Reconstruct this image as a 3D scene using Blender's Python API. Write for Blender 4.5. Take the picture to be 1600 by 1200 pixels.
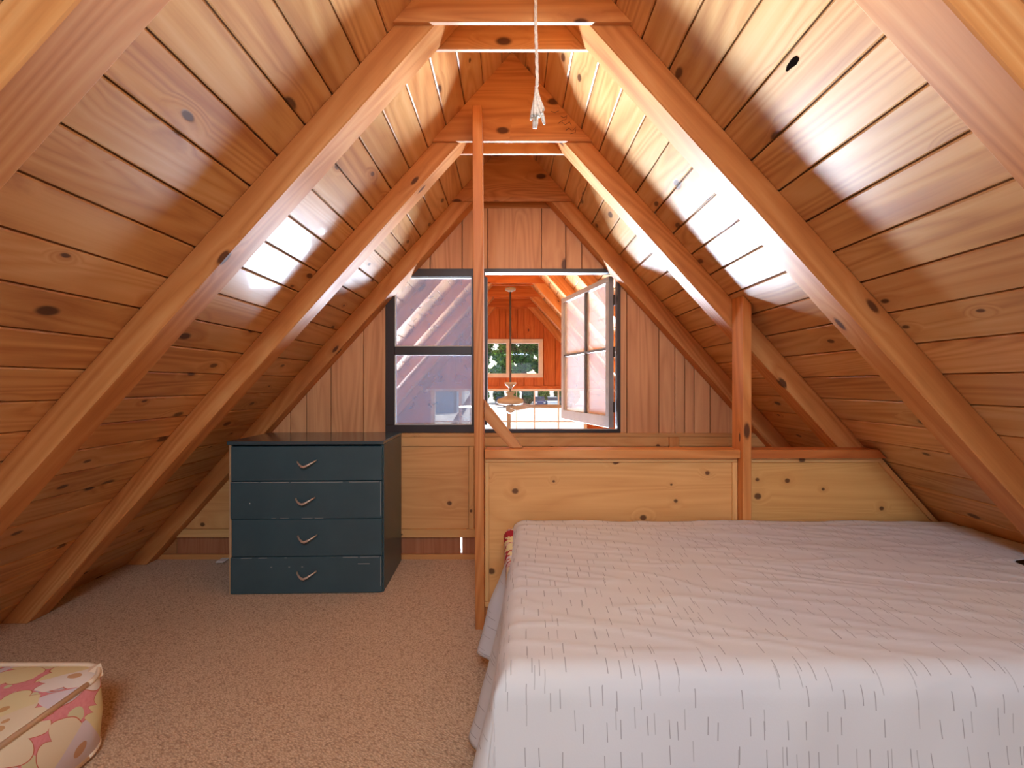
import bpy, bmesh, math, random
from mathutils import Vector, Matrix, noise

scene = bpy.context.scene
for o in list(bpy.data.objects):
    bpy.data.objects.remove(o, do_unlink=True)
COL = scene.collection

# ------------------------------------------------------------------ camera
cd = bpy.data.cameras.new('camera')
cd.sensor_width = 36.0
cd.lens = 16.0
cd.clip_start = 0.02
cd.clip_end = 500
cam = bpy.data.objects.new('camera', cd)
cam.location = (0, 0, 0)
cam.rotation_euler = (math.pi / 2, 0, 0)
COL.objects.link(cam)
scene.camera = cam
FPX = 711.1

# ------------------------------------------------------------------ view / world / lights
scene.view_settings.view_transform = 'Standard'
scene.view_settings.look = 'None'
scene.view_settings.gamma = 1.0
scene.view_settings.use_curve_mapping = False
scene.view_settings.exposure = 0.0
scene.cycles.use_denoising = True
scene.cycles.max_bounces = 10
scene.cycles.diffuse_bounces = 6
scene.cycles.transparent_max_bounces = 24
scene.cycles.caustics_reflective = False
scene.cycles.caustics_refractive = False
scene.cycles.sample_clamp_indirect = 6.0

world = bpy.data.worlds.new('sky')
scene.world = world
world.use_nodes = True
wn = world.node_tree
for n in list(wn.nodes):
    wn.nodes.remove(n)
sky = wn.nodes.new('ShaderNodeTexSky')
sky.sky_type = 'NISHITA'
sky.sun_disc = False
sky.sun_elevation = math.radians(48)
sky.sun_rotation = math.radians(25)
bgn = wn.nodes.new('ShaderNodeBackground')
bgn.inputs['Strength'].default_value = 0.30
won = wn.nodes.new('ShaderNodeOutputWorld')
wn.links.new(sky.outputs[0], bgn.inputs[0])
wn.links.new(bgn.outputs[0], won.inputs[0])

SUN_W, GLAZE_W, BACK_W, FLOOR_W = 8.0, 345.0, 13.0, 25.0

def light(name, kind, loc, direction, energy, color=(1, 1, 1), size=None, angle=None, spread=None):
    ld = bpy.data.lights.new(name, kind)
    ld.energy = energy
    ld.color = color
    if size:
        ld.shape = 'RECTANGLE'
        ld.size, ld.size_y = size
    if spread is not None:
        ld.spread = math.radians(spread)
    if angle is not None:
        ld.angle = angle
    o = bpy.data.objects.new(name, ld)
    o.location = loc
    o.rotation_euler = Vector(direction).to_track_quat('-Z', 'Y').to_euler()
    COL.objects.link(o)
    return o

light('sun', 'SUN', (3, 8, 12), (-0.30, -0.62, -0.75), SUN_W, (1.0, 0.95, 0.88), angle=0.009)
# daylight bounced off the bright gravel through the lower part of the far glazing
light('glazing_daylight', 'AREA', (0, 5.80, -1.35), (0, -1, 0.46), GLAZE_W, (0.74, 0.90, 1.10), size=(1.9, 1.2), spread=64)
# sunlit living room floor
light('floor_daylight', 'AREA', (0, 4.3, -3.30), (0, -0.12, 1), FLOOR_W, (1.0, 0.95, 0.88), size=(3.2, 2.2))
# fill added behind the camera, placed at an assumed rear window
light('back_fill', 'AREA', (0.15, -2.70, 0.12), (0, 1, -0.03), BACK_W, (0.70, 0.91, 1.16), size=(1.5, 1.1))

# soft overhead fill added behind the camera to lift bed top and carpet
light('overhead_fill', 'AREA', (0.15, -0.75, 1.02), (0.12, 0.80, -0.66), 46.0, (0.74, 0.92, 1.12), size=(0.9, 0.5))

# ------------------------------------------------------------------ numbers
M = 1.113                 # roof pitch (dz/dx)
H = 1.354                 # ridge above eye
FL = -0.985               # loft carpet
ANG = math.atan(M)
CA, SA = math.cos(ANG), math.sin(ANG)
RW, RT = 0.082, 0.089     # rafter depth (perpendicular to roof) and thickness
RV = RW / CA              # vertical depth of a rafter
S = 0.61
YR = [0.647, 1.257, 1.868, 2.476]      # loft rafter fronts
GY = 2.566                              # gable front
GT = 0.06
GREATF = -3.40
YF = 5.97                               # far gable of the living room

def roofz(x):
    return H - M * abs(x)

# ------------------------------------------------------------------ helpers
def props(o, label=None, cat=None, group=None, kind=None):
    if label: o['label'] = label
    if cat: o['category'] = cat
    if group: o['group'] = group
    if kind: o['kind'] = kind
    return o

def link(o, parent=None):
    COL.objects.link(o)
    if parent is not None:
        o.parent = parent
        o.matrix_parent_inverse = wm(parent).inverted()
    return o

WM = {}
def wm(o):
    return WM.get(o.name, Matrix.Identity(4))

def empty(name, loc=(0, 0, 0), **kw):
    o = bpy.data.objects.new(name, None)
    o.empty_display_size = 0.1
    o.location = loc
    COL.objects.link(o)
    WM[o.name] = Matrix.Translation(Vector(loc))
    props(o, **kw)
    return o

def obj(name, bm, mat=None, parent=None, matrix=None, smooth=False, color=None, **kw):
    me = bpy.data.meshes.new(name)
    if len(bm.faces) < 20000: bmesh.ops.recalc_face_normals(bm, faces=list(bm.faces))
    bm.normal_update()
    bm.to_mesh(me)
    bm.free()
    if mat is not None:
        for m in (mat if isinstance(mat, (list, tuple)) else [mat]):
            me.materials.append(m)
    if smooth:
        for p in me.polygons:
            p.use_smooth = True
    o = bpy.data.objects.new(name, me)
    mtx = matrix if matrix is not None else Matrix.Identity(4)
    link(o, parent)
    # world matrix is `mtx`; parent inverse takes care of the parent's transform
    o.matrix_basis = mtx
    WM[o.name] = mtx
    o.color = color if color else (1, 1, 1, 1)
    props(o, **kw)
    return o

def bevel(bm, w, seg=1):
    if w > 0:
        bmesh.ops.bevel(bm, geom=list(bm.edges), offset=w, segments=seg, profile=0.6, affect='EDGES', clamp_overlap=True)

def bm_poly(pts, d0, d1, axis_fn):
    """extrude the polygon pts (a, b) between d0 and d1; axis_fn(a, b, d) -> Vector"""
    bm = bmesh.new()
    lo = [bm.verts.new(axis_fn(a, b, d0)) for a, b in pts]
    hi = [bm.verts.new(axis_fn(a, b, d1)) for a, b in pts]
    bm.faces.new(lo)
    bm.faces.new(hi[::-1])
    n = len(pts)
    for i in range(n):
        bm.faces.new((lo[i], hi[i], hi[(i + 1) % n], lo[(i + 1) % n]))
    bmesh.ops.recalc_face_normals(bm, faces=list(bm.faces))
    return bm

def prism(name, pts, y0, y1, ang, mat, parent=None, bev=0.0, color=None, **kw):
    """polygon in world XZ extruded along Y; grain (local X) runs at angle ang in XZ"""
    cx = sum(p[0] for p in pts) / len(pts)
    cz = sum(p[1] for p in pts) / len(pts)
    c, s = math.cos(ang), math.sin(ang)
    # local x axis = (c,0,s), local y = (0,1,0), local z = (-s,0,c)
    R = Matrix(((c, 0, -s, cx), (0, 1, 0, y0), (s, 0, c, cz), (0, 0, 0, 1)))
    inv = R.inverted()
    bm = bm_poly(pts, y0, y1, lambda a, b, d: inv @ Vector((a, d, b)))
    bevel(bm, bev)
    return obj(name, bm, mat, parent, R, color=color, **kw)

def bar(name, p0, p1, wy, wz, ydir, mat, parent=None, bev=0.002, color=None, **kw):
    """box from p0 to p1 (centre line), local X along it; wy wide along ydir, wz along the third axis"""
    p0, p1 = Vector(p0), Vector(p1)
    X = (p1 - p0).normalized()
    Y = Vector(ydir)
    Y = (Y - X * Y.dot(X)).normalized()
    Z = X.cross(Y)
    L = (p1 - p0).length
    R = Matrix(((X.x, Y.x, Z.x, p0.x), (X.y, Y.y, Z.y, p0.y), (X.z, Y.z, Z.z, p0.z), (0, 0, 0, 1)))
    bm = bmesh.new()
    bmesh.ops.create_cube(bm, size=1.0)
    for v in bm.verts:
        v.co = Vector(((v.co.x + 0.5) * L, v.co.y * wy, v.co.z * wz))
    bevel(bm, bev)
    return obj(name, bm, mat, parent, R, color=color, **kw)

def box(name, x0, x1, y0, y1, z0, z1, mat, parent=None, grain='x', bev=0.002, color=None, **kw):
    cx, cy, cz = (x0 + x1) / 2, (y0 + y1) / 2, (z0 + z1) / 2
    if grain == 'x':
        return bar(name, (x0, cy, cz), (x1, cy, cz), y1 - y0, z1 - z0, (0, 1, 0), mat, parent, bev, color, **kw)
    if grain == 'y':
        return bar(name, (cx, y0, cz), (cx, y1, cz), x1 - x0, z1 - z0, (1, 0, 0), mat, parent, bev, color, **kw)
    return bar(name, (cx, cy, z0), (cx, cy, z1), x1 - x0, y1 - y0, (1, 0, 0), mat, parent, bev, color, **kw)

def addbox(bm, x0, x1, y0, y1, z0, z1):
    vs = [bm.verts.new((x, y, z)) for x in (x0, x1) for y in (y0, y1) for z in (z0, z1)]
    for f in ((0, 1, 3, 2), (4, 6, 7, 5), (0, 4, 5, 1), (2, 3, 7, 6), (0, 2, 6, 4), (1, 5, 7, 3)):
        bm.faces.new([vs[i] for i in f])

def lathe(profile, seg=24):
    bm = bmesh.new()
    rings = []
    for r, z in profile:
        rings.append([bm.verts.new((max(r, 1e-4) * math.cos(2 * math.pi * k / seg), max(r, 1e-4) * math.sin(2 * math.pi * k / seg), z)) for k in range(seg)])
    for a, b in zip(rings, rings[1:]):
        for k in range(seg):
            bm.faces.new((a[k], a[(k + 1) % seg], b[(k + 1) % seg], b[k]))
    bm.faces.new(rings[0][::-1]); bm.faces.new(rings[-1])
    bmesh.ops.recalc_face_normals(bm, faces=list(bm.faces))
    return bm

def tube(bm, pts, radii, seg=8):
    pts = [Vector(p) for p in pts]
    if not isinstance(radii, (list, tuple)):
        radii = [radii] * len(pts)
    rings = []
    up = Vector((0, 0, 1))
    prev = None
    for i, p in enumerate(pts):
        t = (pts[min(i + 1, len(pts) - 1)] - pts[max(i - 1, 0)]).normalized()
        if prev is None:
            a = up if abs(t.dot(up)) < 0.9 else Vector((1, 0, 0))
        else:
            a = prev
        n = (a - t * a.dot(t)).normalized()
        prev = n
        b = t.cross(n)
        rings.append([bm.verts.new(p + (n * math.cos(2 * math.pi * k / seg) + b * math.sin(2 * math.pi * k / seg)) * radii[i]) for k in range(seg)])
    for a, b in zip(rings, rings[1:]):
        for k in range(seg):
            bm.faces.new((a[k], a[(k + 1) % seg], b[(k + 1) % seg], b[k]))
    bm.faces.new(rings[0][::-1]); bm.faces.new(rings[-1])
    return bm

def copy_tree(src, matrix, parent=None, label=None):
    """copy of a thing whose parts hang below it; the root is moved by matrix"""
    def rec(o, par):
        c = o.copy()
        COL.objects.link(c)
        if par is not None:
            c.parent = par
            c.matrix_parent_inverse = o.matrix_parent_inverse.copy()
        for ch in list(o.children):
            rec(ch, c)
        return c
    r = rec(src, parent)
    r.matrix_basis = matrix
    if label: r['label'] = label
    return r

# ------------------------------------------------------------------ materials
class N:
    def __init__(s, name):
        s.m = bpy.data.materials.new(name)
        s.m.use_nodes = True
        s.t = s.m.node_tree
        for n in list(s.t.nodes):
            s.t.nodes.remove(n)
        s.out = s.n('ShaderNodeOutputMaterial')
    def n(s, kind, **kw):
        x = s.t.nodes.new(kind)
        for k, v in kw.items():
            setattr(x, k, v)
        return x
    def l(s, a, b):
        s.t.links.new(a, b)
    def math(s, op, a, b=None, c=None, clamp=False):
        x = s.n('ShaderNodeMath', operation=op)
        x.use_clamp = clamp
        for i, v in enumerate((a, b, c)):
            if v is None: continue
            if isinstance(v, (int, float)): x.inputs[i].default_value = v
            else: s.l(v, x.inputs[i])
        return x.outputs[0]
    def vmath(s, op, a, b=None):
        x = s.n('ShaderNodeVectorMath', operation=op)
        for i, v in enumerate((a, b)):
            if v is None: continue
            if isinstance(v, (tuple, list)): x.inputs[i].default_value = v
            else: s.l(v, x.inputs[i])
        return x.outputs[0]
    def ramp(s, fac, stops, interp='LINEAR'):
        x = s.n('ShaderNodeValToRGB')
        x.color_ramp.interpolation = interp
        e = x.color_ramp.elements
        while len(e) < len(stops): e.new(0.5)
        for i, (p, c) in enumerate(stops):
            e[i].position = p
            e[i].color = (c[0], c[1], c[2], 1) if isinstance(c, (tuple, list)) else (c, c, c, 1)
        s.l(fac, x.inputs[0])
        return x.outputs[0]
    def mix(s, fac, a, b, mode='MIX'):
        x = s.n('ShaderNodeMix', data_type='RGBA', blend_type=mode)
        for i, v in ((0, fac), (6, a), (7, b)):
            if isinstance(v, (int, float)): x.inputs[i].default_value = v
            elif isinstance(v, (tuple, list)): x.inputs[i].default_value = (v[0], v[1], v[2], 1)
            else: s.l(v, x.inputs[i])
        return x.outputs[2]
    def noise(s, vec, scale=5, detail=3, rough=0.5, dist=0.0):
        x = s.n('ShaderNodeTexNoise')
        x.inputs['Scale'].default_value = scale
        x.inputs['Detail'].default_value = detail
        x.inputs['Roughness'].default_value = rough
        x.inputs['Distortion'].default_value = dist
        if vec is not None: s.l(vec, x.inputs['Vector'])
        return x.outputs[0]
    def bsdf(s, color, rough=0.5, spec=0.5, metal=0.0, bump=None, bump_s=0.3, bump_d=0.002, coat=0.0, sheen=0.0):
        p = s.n('ShaderNodeBsdfPrincipled')
        for k, v in (('Base Color', color), ('Roughness', rough), ('Metallic', metal), ('Specular IOR Level', spec), ('Coat Weight', coat), ('Sheen Weight', sheen)):
            if isinstance(v, (int, float)): p.inputs[k].default_value = v
            elif isinstance(v, (tuple, list)): p.inputs[k].default_value = (v[0], v[1], v[2], 1)
            else: s.l(v, p.inputs[k])
        if bump is not None:
            b = s.n('ShaderNodeBump')
            b.inputs['Strength'].default_value = bump_s
            b.inputs['Distance'].default_value = bump_d
            s.l(bump, b.inputs['Height'])
            s.l(b.outputs[0], p.inputs['Normal'])
        s.l(p.outputs[0], s.out.inputs[0])
        return p

def lin(r, g, b):
    f = lambda c: (c / 255 / 12.92) if c <= 10 else ((c / 255 + 0.055) / 1.055) ** 2.4
    return (f(r), f(g), f(b))

def wood(name, light_c, mid_c, dark_c, knot=0.5, rough=0.38, fig=1.0, kscale=(4.2, 8.0, 7.0), spec=0.5, streak=0.55, coat=0.0):
    m = N(name)
    tc = m.n('ShaderNodeTexCoord')
    oi = m.n('ShaderNodeObjectInfo')
    cmb = m.n('ShaderNodeCombineXYZ')
    m.l(m.math('MULTIPLY', oi.outputs['Random'], 37.0), cmb.inputs[0])
    m.l(m.math('MULTIPLY', oi.outputs['Random'], 91.0), cmb.inputs[1])
    m.l(m.math('MULTIPLY', oi.outputs['Random'], 53.0), cmb.inputs[2])
    co = m.vmath('ADD', tc.outputs['Object'], cmb.outputs[0])
    # knots
    sx_ = m.n('ShaderNodeSeparateXYZ'); m.l(co, sx_.inputs[0])
    kc = m.n('ShaderNodeCombineXYZ')
    m.l(m.math('MULTIPLY', sx_.outputs[0], kscale[0]), kc.inputs[0])
    m.l(m.math('MULTIPLY', m.math('ADD', sx_.outputs[1], sx_.outputs[2]), kscale[1]), kc.inputs[1])
    kv = kc.outputs[0]
    kn = m.noise(m.vmath('MULTIPLY', co, (9, 24, 24)), 1.0, 2)
    vor = m.n('ShaderNodeTexVoronoi', feature='F1', voronoi_dimensions='2D')
    vor.inputs['Scale'].default_value = 1.0
    m.l(kv, vor.inputs['Vector'])
    sep = m.n('ShaderNodeSeparateColor')
    m.l(vor.outputs['Color'], sep.inputs[0])
    on = m.math('GREATER_THAN', sep.outputs[0], 1.0 - knot)
    size = m.math('MULTIPLY_ADD', sep.outputs[1], 0.09, 0.05)
    kd = m.math('DIVIDE', m.math('MULTIPLY_ADD', m.math('SUBTRACT', kn, 0.5), 0.07, vor.outputs['Distance']), size)
    kmask = m.math('MULTIPLY', m.math('SUBTRACT', 1.0, m.math('SMOOTH_MIN', kd, 1.0, 0.15), clamp=True), on)
    kmask = m.math('MULTIPLY', kmask, 2.6, clamp=True)
    halo = m.math('MULTIPLY', m.math('SUBTRACT', 1.0, m.math('MULTIPLY', kd, 0.28), clamp=True), on)
    # grain, bent around the knots
    bend = m.n('ShaderNodeCombineXYZ')
    m.l(m.math('MULTIPLY', halo, 0.03), bend.inputs[1])
    m.l(m.math('MULTIPLY', halo, 0.03), bend.inputs[2])
    gc = m.vmath('ADD', co, bend.outputs[0])
    big = m.noise(m.vmath('MULTIPLY', gc, (0.9, 13.0, 13.0)), 1.0, 3, 0.55, 0.6 * fig)
    rings = m.math('FRACT', m.math('MULTIPLY', m.noise(m.vmath('MULTIPLY', gc, (0.55, 6.0, 6.0)), 1.0, 1, 0.4, 0.5 * fig), 14.0))
    rings = m.math('ABSOLUTE', m.math('SUBTRACT', rings, 0.5))
    fine = m.noise(m.vmath('MULTIPLY', gc, (6.0, 170.0, 170.0)), 1.0, 2, 0.6)
    cloud = m.noise(m.vmath('MULTIPLY', co, (1.5, 4.0, 4.0)), 1.0, 2)
    g = m.math('ADD', m.math('MULTIPLY', big, streak), m.math('MULTIPLY', rings, 0.40))
    g = m.math('ADD', g, m.math('MULTIPLY', fine, 0.16))
    g = m.math('ADD', g, m.math('MULTIPLY', m.math('SUBTRACT', cloud, 0.5), 0.35))
    col = m.ramp(g, [(0.22, light_c), (0.46, mid_c), (0.74, dark_c)])
    col = m.mix(m.math('MULTIPLY', halo, 0.30), col, dark_c)
    col = m.mix(m.math('MULTIPLY', kmask, 0.88), col, (dark_c[0] * 0.16, dark_c[1] * 0.14, dark_c[2] * 0.2))
    col = m.mix(1.0, col, oi.outputs['Color'], 'MULTIPLY')
    r = m.math('MULTIPLY_ADD', big, 0.22, rough - 0.10)
    h = m.math('SUBTRACT', m.math('MULTIPLY', fine, -0.5), kmask)
    m.bsdf(col, r, spec, bump=h, bump_s=0.18, bump_d=0.0012, coat=coat)
    return m.m

W_PLANK = wood('cedar_plank_varnished', lin(228, 186, 132), lin(214, 162, 104), lin(174, 112, 64), knot=0.50, rough=0.33, coat=0.15)
W_BEAM = wood('fir_beam', lin(224, 164, 102), lin(208, 138, 76), lin(174, 102, 50), knot=0.12, rough=0.50, kscale=(3, 8, 8), spec=0.35)
W_PANEL = wood('grooved_panel', lin(230, 176, 126), lin(218, 160, 112), lin(190, 128, 82), knot=0.04, rough=0.45, fig=1.6, kscale=(2.5, 5, 5), spec=0.3)
W_PLY = wood('plywood', lin(228, 178, 116), lin(218, 164, 102), lin(196, 136, 78), knot=0.25, rough=0.45, fig=1.8, kscale=(8, 9, 9), spec=0.3, streak=0.35)
W_PLATE = wood('gusset_plywood', lin(220, 160, 100), lin(204, 138, 82), lin(164, 98, 56), knot=0.3, rough=0.5, fig=2.0, spec=0.3)
W_FAR = wood('far_panel', lin(214, 130, 64), lin(200, 112, 50), lin(165, 82, 34), knot=0.05, rough=0.5, fig=1.4, spec=0.3)

def plain(name, c, rough=0.5, spec=0.5, metal=0.0, var=0.06, scale=8, bump_s=0.1):
    m = N(name)
    tc = m.n('ShaderNodeTexCoord')
    nz = m.noise(tc.outputs['Object'], scale, 4, 0.6)
    a = tuple(max(0, x * (1 - var * 2)) for x in c)
    b = tuple(min(1, x * (1 + var * 2)) for x in c)
    col = m.ramp(nz, [(0.3, a), (0.7, b)])
    m.bsdf(col, rough, spec, metal, bump=nz, bump_s=bump_s, bump_d=0.001)
    return m.m

M_FRAME = plain('dark_window_frame', lin(52, 42, 40), 0.4)
M_TEAL = plain('dark_teal_paint', lin(58, 82, 88), 0.36, 0.5, var=0.05, scale=6)
M_TEALTOP = plain('dark_teal_paint_worn_top', lin(66, 80, 84), 0.16, 0.7, var=0.08, scale=4)
M_BARE = plain('bare_wood_edge', lin(190, 150, 112), 0.6, 0.3)
M_CHIP = plain('paint_chip', lin(150, 150, 145), 0.6, 0.3)
M_BRASS = plain('worn_brass', lin(214, 190, 168), 0.38, 0.5, 0.6)
M_ROPE = plain('white_cotton', lin(225, 220, 208), 0.9, 0.1, var=0.12, scale=160, bump_s=0.6)
M_WHITE = plain('white_paint', lin(232, 226, 216), 0.5)
M_FAN = plain('fan_cream_metal', lin(150, 138, 124), 0.5)
M_ROD = plain('dark_rod', lin(60, 48, 42), 0.4, metal=0.3)
M_SASH = plain('grey_painted_sash', lin(150, 146, 146), 0.5)
M_FLOOR2 = plain('pale_floor', lin(205, 190, 170), 0.5, scale=2)
M_GRAVEL = plain('pale_gravel', lin(215, 208, 196), 0.9, 0.1, var=0.12, scale=1.5)
M_SHED = plain('blue_grey_siding', lin(120, 138, 152), 0.7)
M_BARK = plain('bark', lin(92, 74, 58), 0.9, 0.1, var=0.25)
M_TYRE = plain('tyre_rubber', lin(28, 28, 30), 0.8)
M_CARGLASS = plain('car_glass', lin(40, 50, 58), 0.1)
M_PAPER = plain('white_card', lin(235, 230, 222), 0.7)
M_GREY = plain('weathered_timber', lin(120, 106, 98), 0.8, 0.2, var=0.2, scale=14)

def leaf_mat(name, a, b):
    m = N(name)
    oi = m.n('ShaderNodeObjectInfo')
    g = m.n('ShaderNodeNewGeometry')
    w = m.n('ShaderNodeTexWhiteNoise', noise_dimensions='1D')
    m.l(g.outputs['Random Per Island'], w.inputs['W'])
    col = m.ramp(w.outputs[0], [(0.0, a), (1.0, b)])
    d = m.n('ShaderNodeBsdfDiffuse'); t = m.n('ShaderNodeBsdfTranslucent'); mx = m.n('ShaderNodeMixShader')
    mx.inputs[0].default_value = 0.35
    m.l(col, d.inputs[0]); m.l(col, t.inputs[0])
    m.l(d.outputs[0], mx.inputs[1]); m.l(t.outputs[0], mx.inputs[2]); m.l(mx.outputs[0], m.out.inputs[0])
    return m.m
M_LEAF = leaf_mat('broad_leaves', lin(52, 92, 38), lin(150, 190, 84))
M_LEAF2 = leaf_mat('dark_leaves', lin(36, 70, 40), lin(104, 146, 76))

def glass_mat(name, haze, haze_c, gloss=0.12, trans=0.3):
    m = N(name)
    tr = m.n('ShaderNodeBsdfTransparent'); gl = m.n('ShaderNodeBsdfGlossy'); df = m.n('ShaderNodeBsdfDiffuse'); tl = m.n('ShaderNodeBsdfTranslucent')
    gl.inputs['Roughness'].default_value = 0.03
    df.inputs[0].default_value = (*haze_c, 1); tl.inputs[0].default_value = (*haze_c, 1)
    a = m.n('ShaderNodeMixShader'); b = m.n('ShaderNodeMixShader'); c = m.n('ShaderNodeMixShader')
    c.inputs[0].default_value = trans
    m.l(df.outputs[0], c.inputs[1]); m.l(tl.outputs[0], c.inputs[2])
    tc = m.n('ShaderNodeTexCoord')
    nz = m.noise(tc.outputs['Object'], 9, 4, 0.6)
    m.l(m.math('MULTIPLY', m.math('MULTIPLY_ADD', nz, 0.5, 0.75), haze), a.inputs[0])
    m.l(tr.outputs[0], a.inputs[1]); m.l(c.outputs[0], a.inputs[2])
    fr = m.n('ShaderNodeFresnel'); fr.inputs[0].default_value = 1.45
    m.l(m.math('MULTIPLY', fr.outputs[0], gloss * 8, clamp=True), b.inputs[0])
    m.l(a.outputs[0], b.inputs[1]); m.l(gl.outputs[0], b.inputs[2])
    m.l(b.outputs[0], m.out.inputs[0])
    return m.m
M_GLASS = glass_mat('clear_glass', 0.004, (0.8, 0.8, 0.85), gloss=0.06)
M_HAZY = glass_mat('hazy_glass', 0.26, (0.85, 0.86, 0.92), gloss=0.05, trans=0.65)  # pale haze mixed in for the far glazing's white reflection on the sash panes
M_SCREEN = glass_mat('insect_screen', 0.50, (0.27, 0.29, 0.35), gloss=0.0, trans=0.02)

def carpet():
    m = N('berber_carpet')
    tc = m.n('ShaderNodeTexCoord')
    co = tc.outputs['Object']
    rot = m.n('ShaderNodeMapping'); rot.inputs['Rotation'].default_value = (0, 0, 0.5)
    m.l(co, rot.inputs[0])
    v = m.n('ShaderNodeTexVoronoi', feature='F1'); v.inputs['Scale'].default_value = 1.0
    m.l(m.vmath('MULTIPLY', rot.outputs[0], (120, 230, 120)), v.inputs['Vector'])
    n1 = m.noise(co, 90, 3, 0.7)
    n2 = m.noise(co, 2.2, 2)
    f = m.math('ADD', m.math('MULTIPLY', v.outputs['Distance'], 0.55), m.math('MULTIPLY', n1, 0.45))
    col = m.ramp(f, [(0.25, lin(232, 206, 172)), (0.50, lin(206, 174, 140)), (0.80, lin(150, 116, 88))])
    col = m.mix(m.math('MULTIPLY', n2, 0.35), col, lin(196, 160, 128))
    m.bsdf(col, 0.95, 0.05, bump=m.math('MULTIPLY', f, -1.0), bump_s=0.9, bump_d=0.004, sheen=0.15)
    return m.m
M_CARPET = carpet()

def sheet_mat():
    m = N('sheet_with_grey_dashes')
    uv = m.n('ShaderNodeUVMap'); uv.uv_map = 'cloth'
    base = lin(216, 208, 200)
    def dashes(cell, ofs, thr, wd, hl):
        p = m.vmath('DIVIDE', m.vmath('ADD', uv.outputs[0], ofs), (cell[0], cell[1], 1))
        fl = m.vmath('FLOOR', p)
        fr = m.vmath('FRACTION', p)
        w = m.n('ShaderNodeTexWhiteNoise', noise_dimensions='2D')
        m.l(fl, w.inputs['Vector'])
        s = m.n('ShaderNodeSeparateColor'); m.l(w.outputs['Color'], s.inputs[0])
        q = m.n('ShaderNodeSeparateXYZ'); m.l(fr, q.inputs[0])
        cx = m.math('MULTIPLY_ADD', s.outputs[0], 0.7, 0.15)
        cy = m.math('MULTIPLY_ADD', s.outputs[1], 0.3, 0.35)
        dx = m.math('ABSOLUTE', m.math('SUBTRACT', q.outputs[0], cx))
        dy = m.math('ABSOLUTE', m.math('SUBTRACT', q.outputs[1], cy))
        a = m.math('MULTIPLY', m.math('LESS_THAN', dx, wd), m.math('LESS_THAN', dy, hl))
        return m.math('MULTIPLY', a, m.math('GREATER_THAN', s.outputs[2], thr))
    d1 = dashes((0.036, 0.050), (0, 0, 0), 0.30, 0.026, 0.32)
    d2 = dashes((0.050, 0.064), (0.021, 0.029, 0), 0.45, 0.020, 0.28)
    f = m.math('MAXIMUM', d1, m.math('MULTIPLY', d2, 0.6))
    tc = m.n('ShaderNodeTexCoord')
    n = m.noise(tc.outputs['Object'], 260, 2)
    n2 = m.noise(tc.outputs['Object'], 1.6, 3)
    col = m.mix(m.math('MULTIPLY', f, 0.6), m.ramp(n2, [(0.3, lin(216, 212, 206)), (0.7, lin(204, 202, 206))]), lin(120, 112, 108))
    m.bsdf(col, 0.85, 0.15, bump=n, bump_s=0.15, bump_d=0.001, sheen=0.1)
    return m.m
M_SHEET = sheet_mat()

def floral(name, ground, ground2, scale=9.0):
    m = N(name)
    tc = m.n('ShaderNodeTexCoord')
    co = tc.outputs['Object']
    warp = m.n('ShaderNodeTexNoise'); warp.inputs['Scale'].default_value = 5.0
    m.l(co, warp.inputs[0])
    wc = m.vmath('ADD', co, m.vmath('MULTIPLY', warp.outputs['Color'], (0.06, 0.06, 0.06)))
    def petals(sc, ofs, k):
        v = m.n('ShaderNodeTexVoronoi', feature='F1'); v.inputs['Scale'].default_value = sc
        p = m.vmath('ADD', wc, ofs); m.l(p, v.inputs['Vector'])
        d = m.vmath('SUBTRACT', p, v.outputs['Position'])
        q = m.n('ShaderNodeSeparateXYZ'); m.l(d, q.inputs[0])
        at = m.math('ARCTAN2', m.math('ADD', q.outputs[1], q.outputs[2]), q.outputs[0])
        r = m.math('MULTIPLY', v.outputs['Distance'], 1.0)
        lobe = m.math('MULTIPLY_ADD', m.math('ABSOLUTE', m.math('SINE', m.math('MULTIPLY', at, k))), 0.22, 0.30)
        f = m.math('SUBTRACT', lobe, r)
        s = m.n('ShaderNodeSeparateColor'); m.l(v.outputs['Color'], s.inputs[0])
        return f, r, s.outputs[0]
    f1, r1, c1 = petals(scale, (0, 0, 0), 2.5)
    f2, r2, c2 = petals(scale * 1.7, (3.1, 1.7, 0.4), 2.0)
    n = m.noise(co, 120, 2)
    bg = m.mix(n, ground, ground2)
    pet = m.ramp(c1, [(0.0, lin(236, 222, 190)), (0.35, lin(226, 216, 220)), (0.6, lin(234, 222, 172)), (0.85, lin(240, 232, 220))], 'CONSTANT')
    pet = m.mix(m.math('MULTIPLY', m.math('LESS_THAN', r1, 0.12), 0.8), pet, lin(205, 150, 90))
    leaf = m.ramp(c2, [(0.0, lin(220, 214, 172)), (0.4, lin(222, 190, 182)), (0.7, lin(196, 190, 196))], 'CONSTANT')
    col = m.mix(m.math('GREATER_THAN', f2, 0.02), bg, leaf)
    col = m.mix(m.math('GREATER_THAN', f1, -0.12), col, lin(206, 120, 96))
    col = m.mix(m.math('GREATER_THAN', f1, -0.10), col, pet)
    m.bsdf(col, 0.7, 0.2, bump=n, bump_s=0.2, bump_d=0.001)
    return m.m
M_FLORAL = floral('pink_floral_ticking', lin(220, 132, 138), lin(238, 164, 164), 8.0)
M_CRIMSON = floral('crimson_floral_ticking', lin(168, 26, 52), lin(186, 44, 66), 16.0)
M_PIPING = plain('cream_piping', lin(236, 214, 184), 0.7, 0.2, var=0.04)

def tint(rng, v=0.12, warm=0.05):
    a = 1 + rng.uniform(-v, v * 0.5)
    w = rng.uniform(-warm, warm)
    return (a * (1 + w * 0.3), a * (1 - w * 0.5), a * (1 - w), 1)

rng = random.Random(7)
rs = {'kind': 'structure'}

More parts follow.
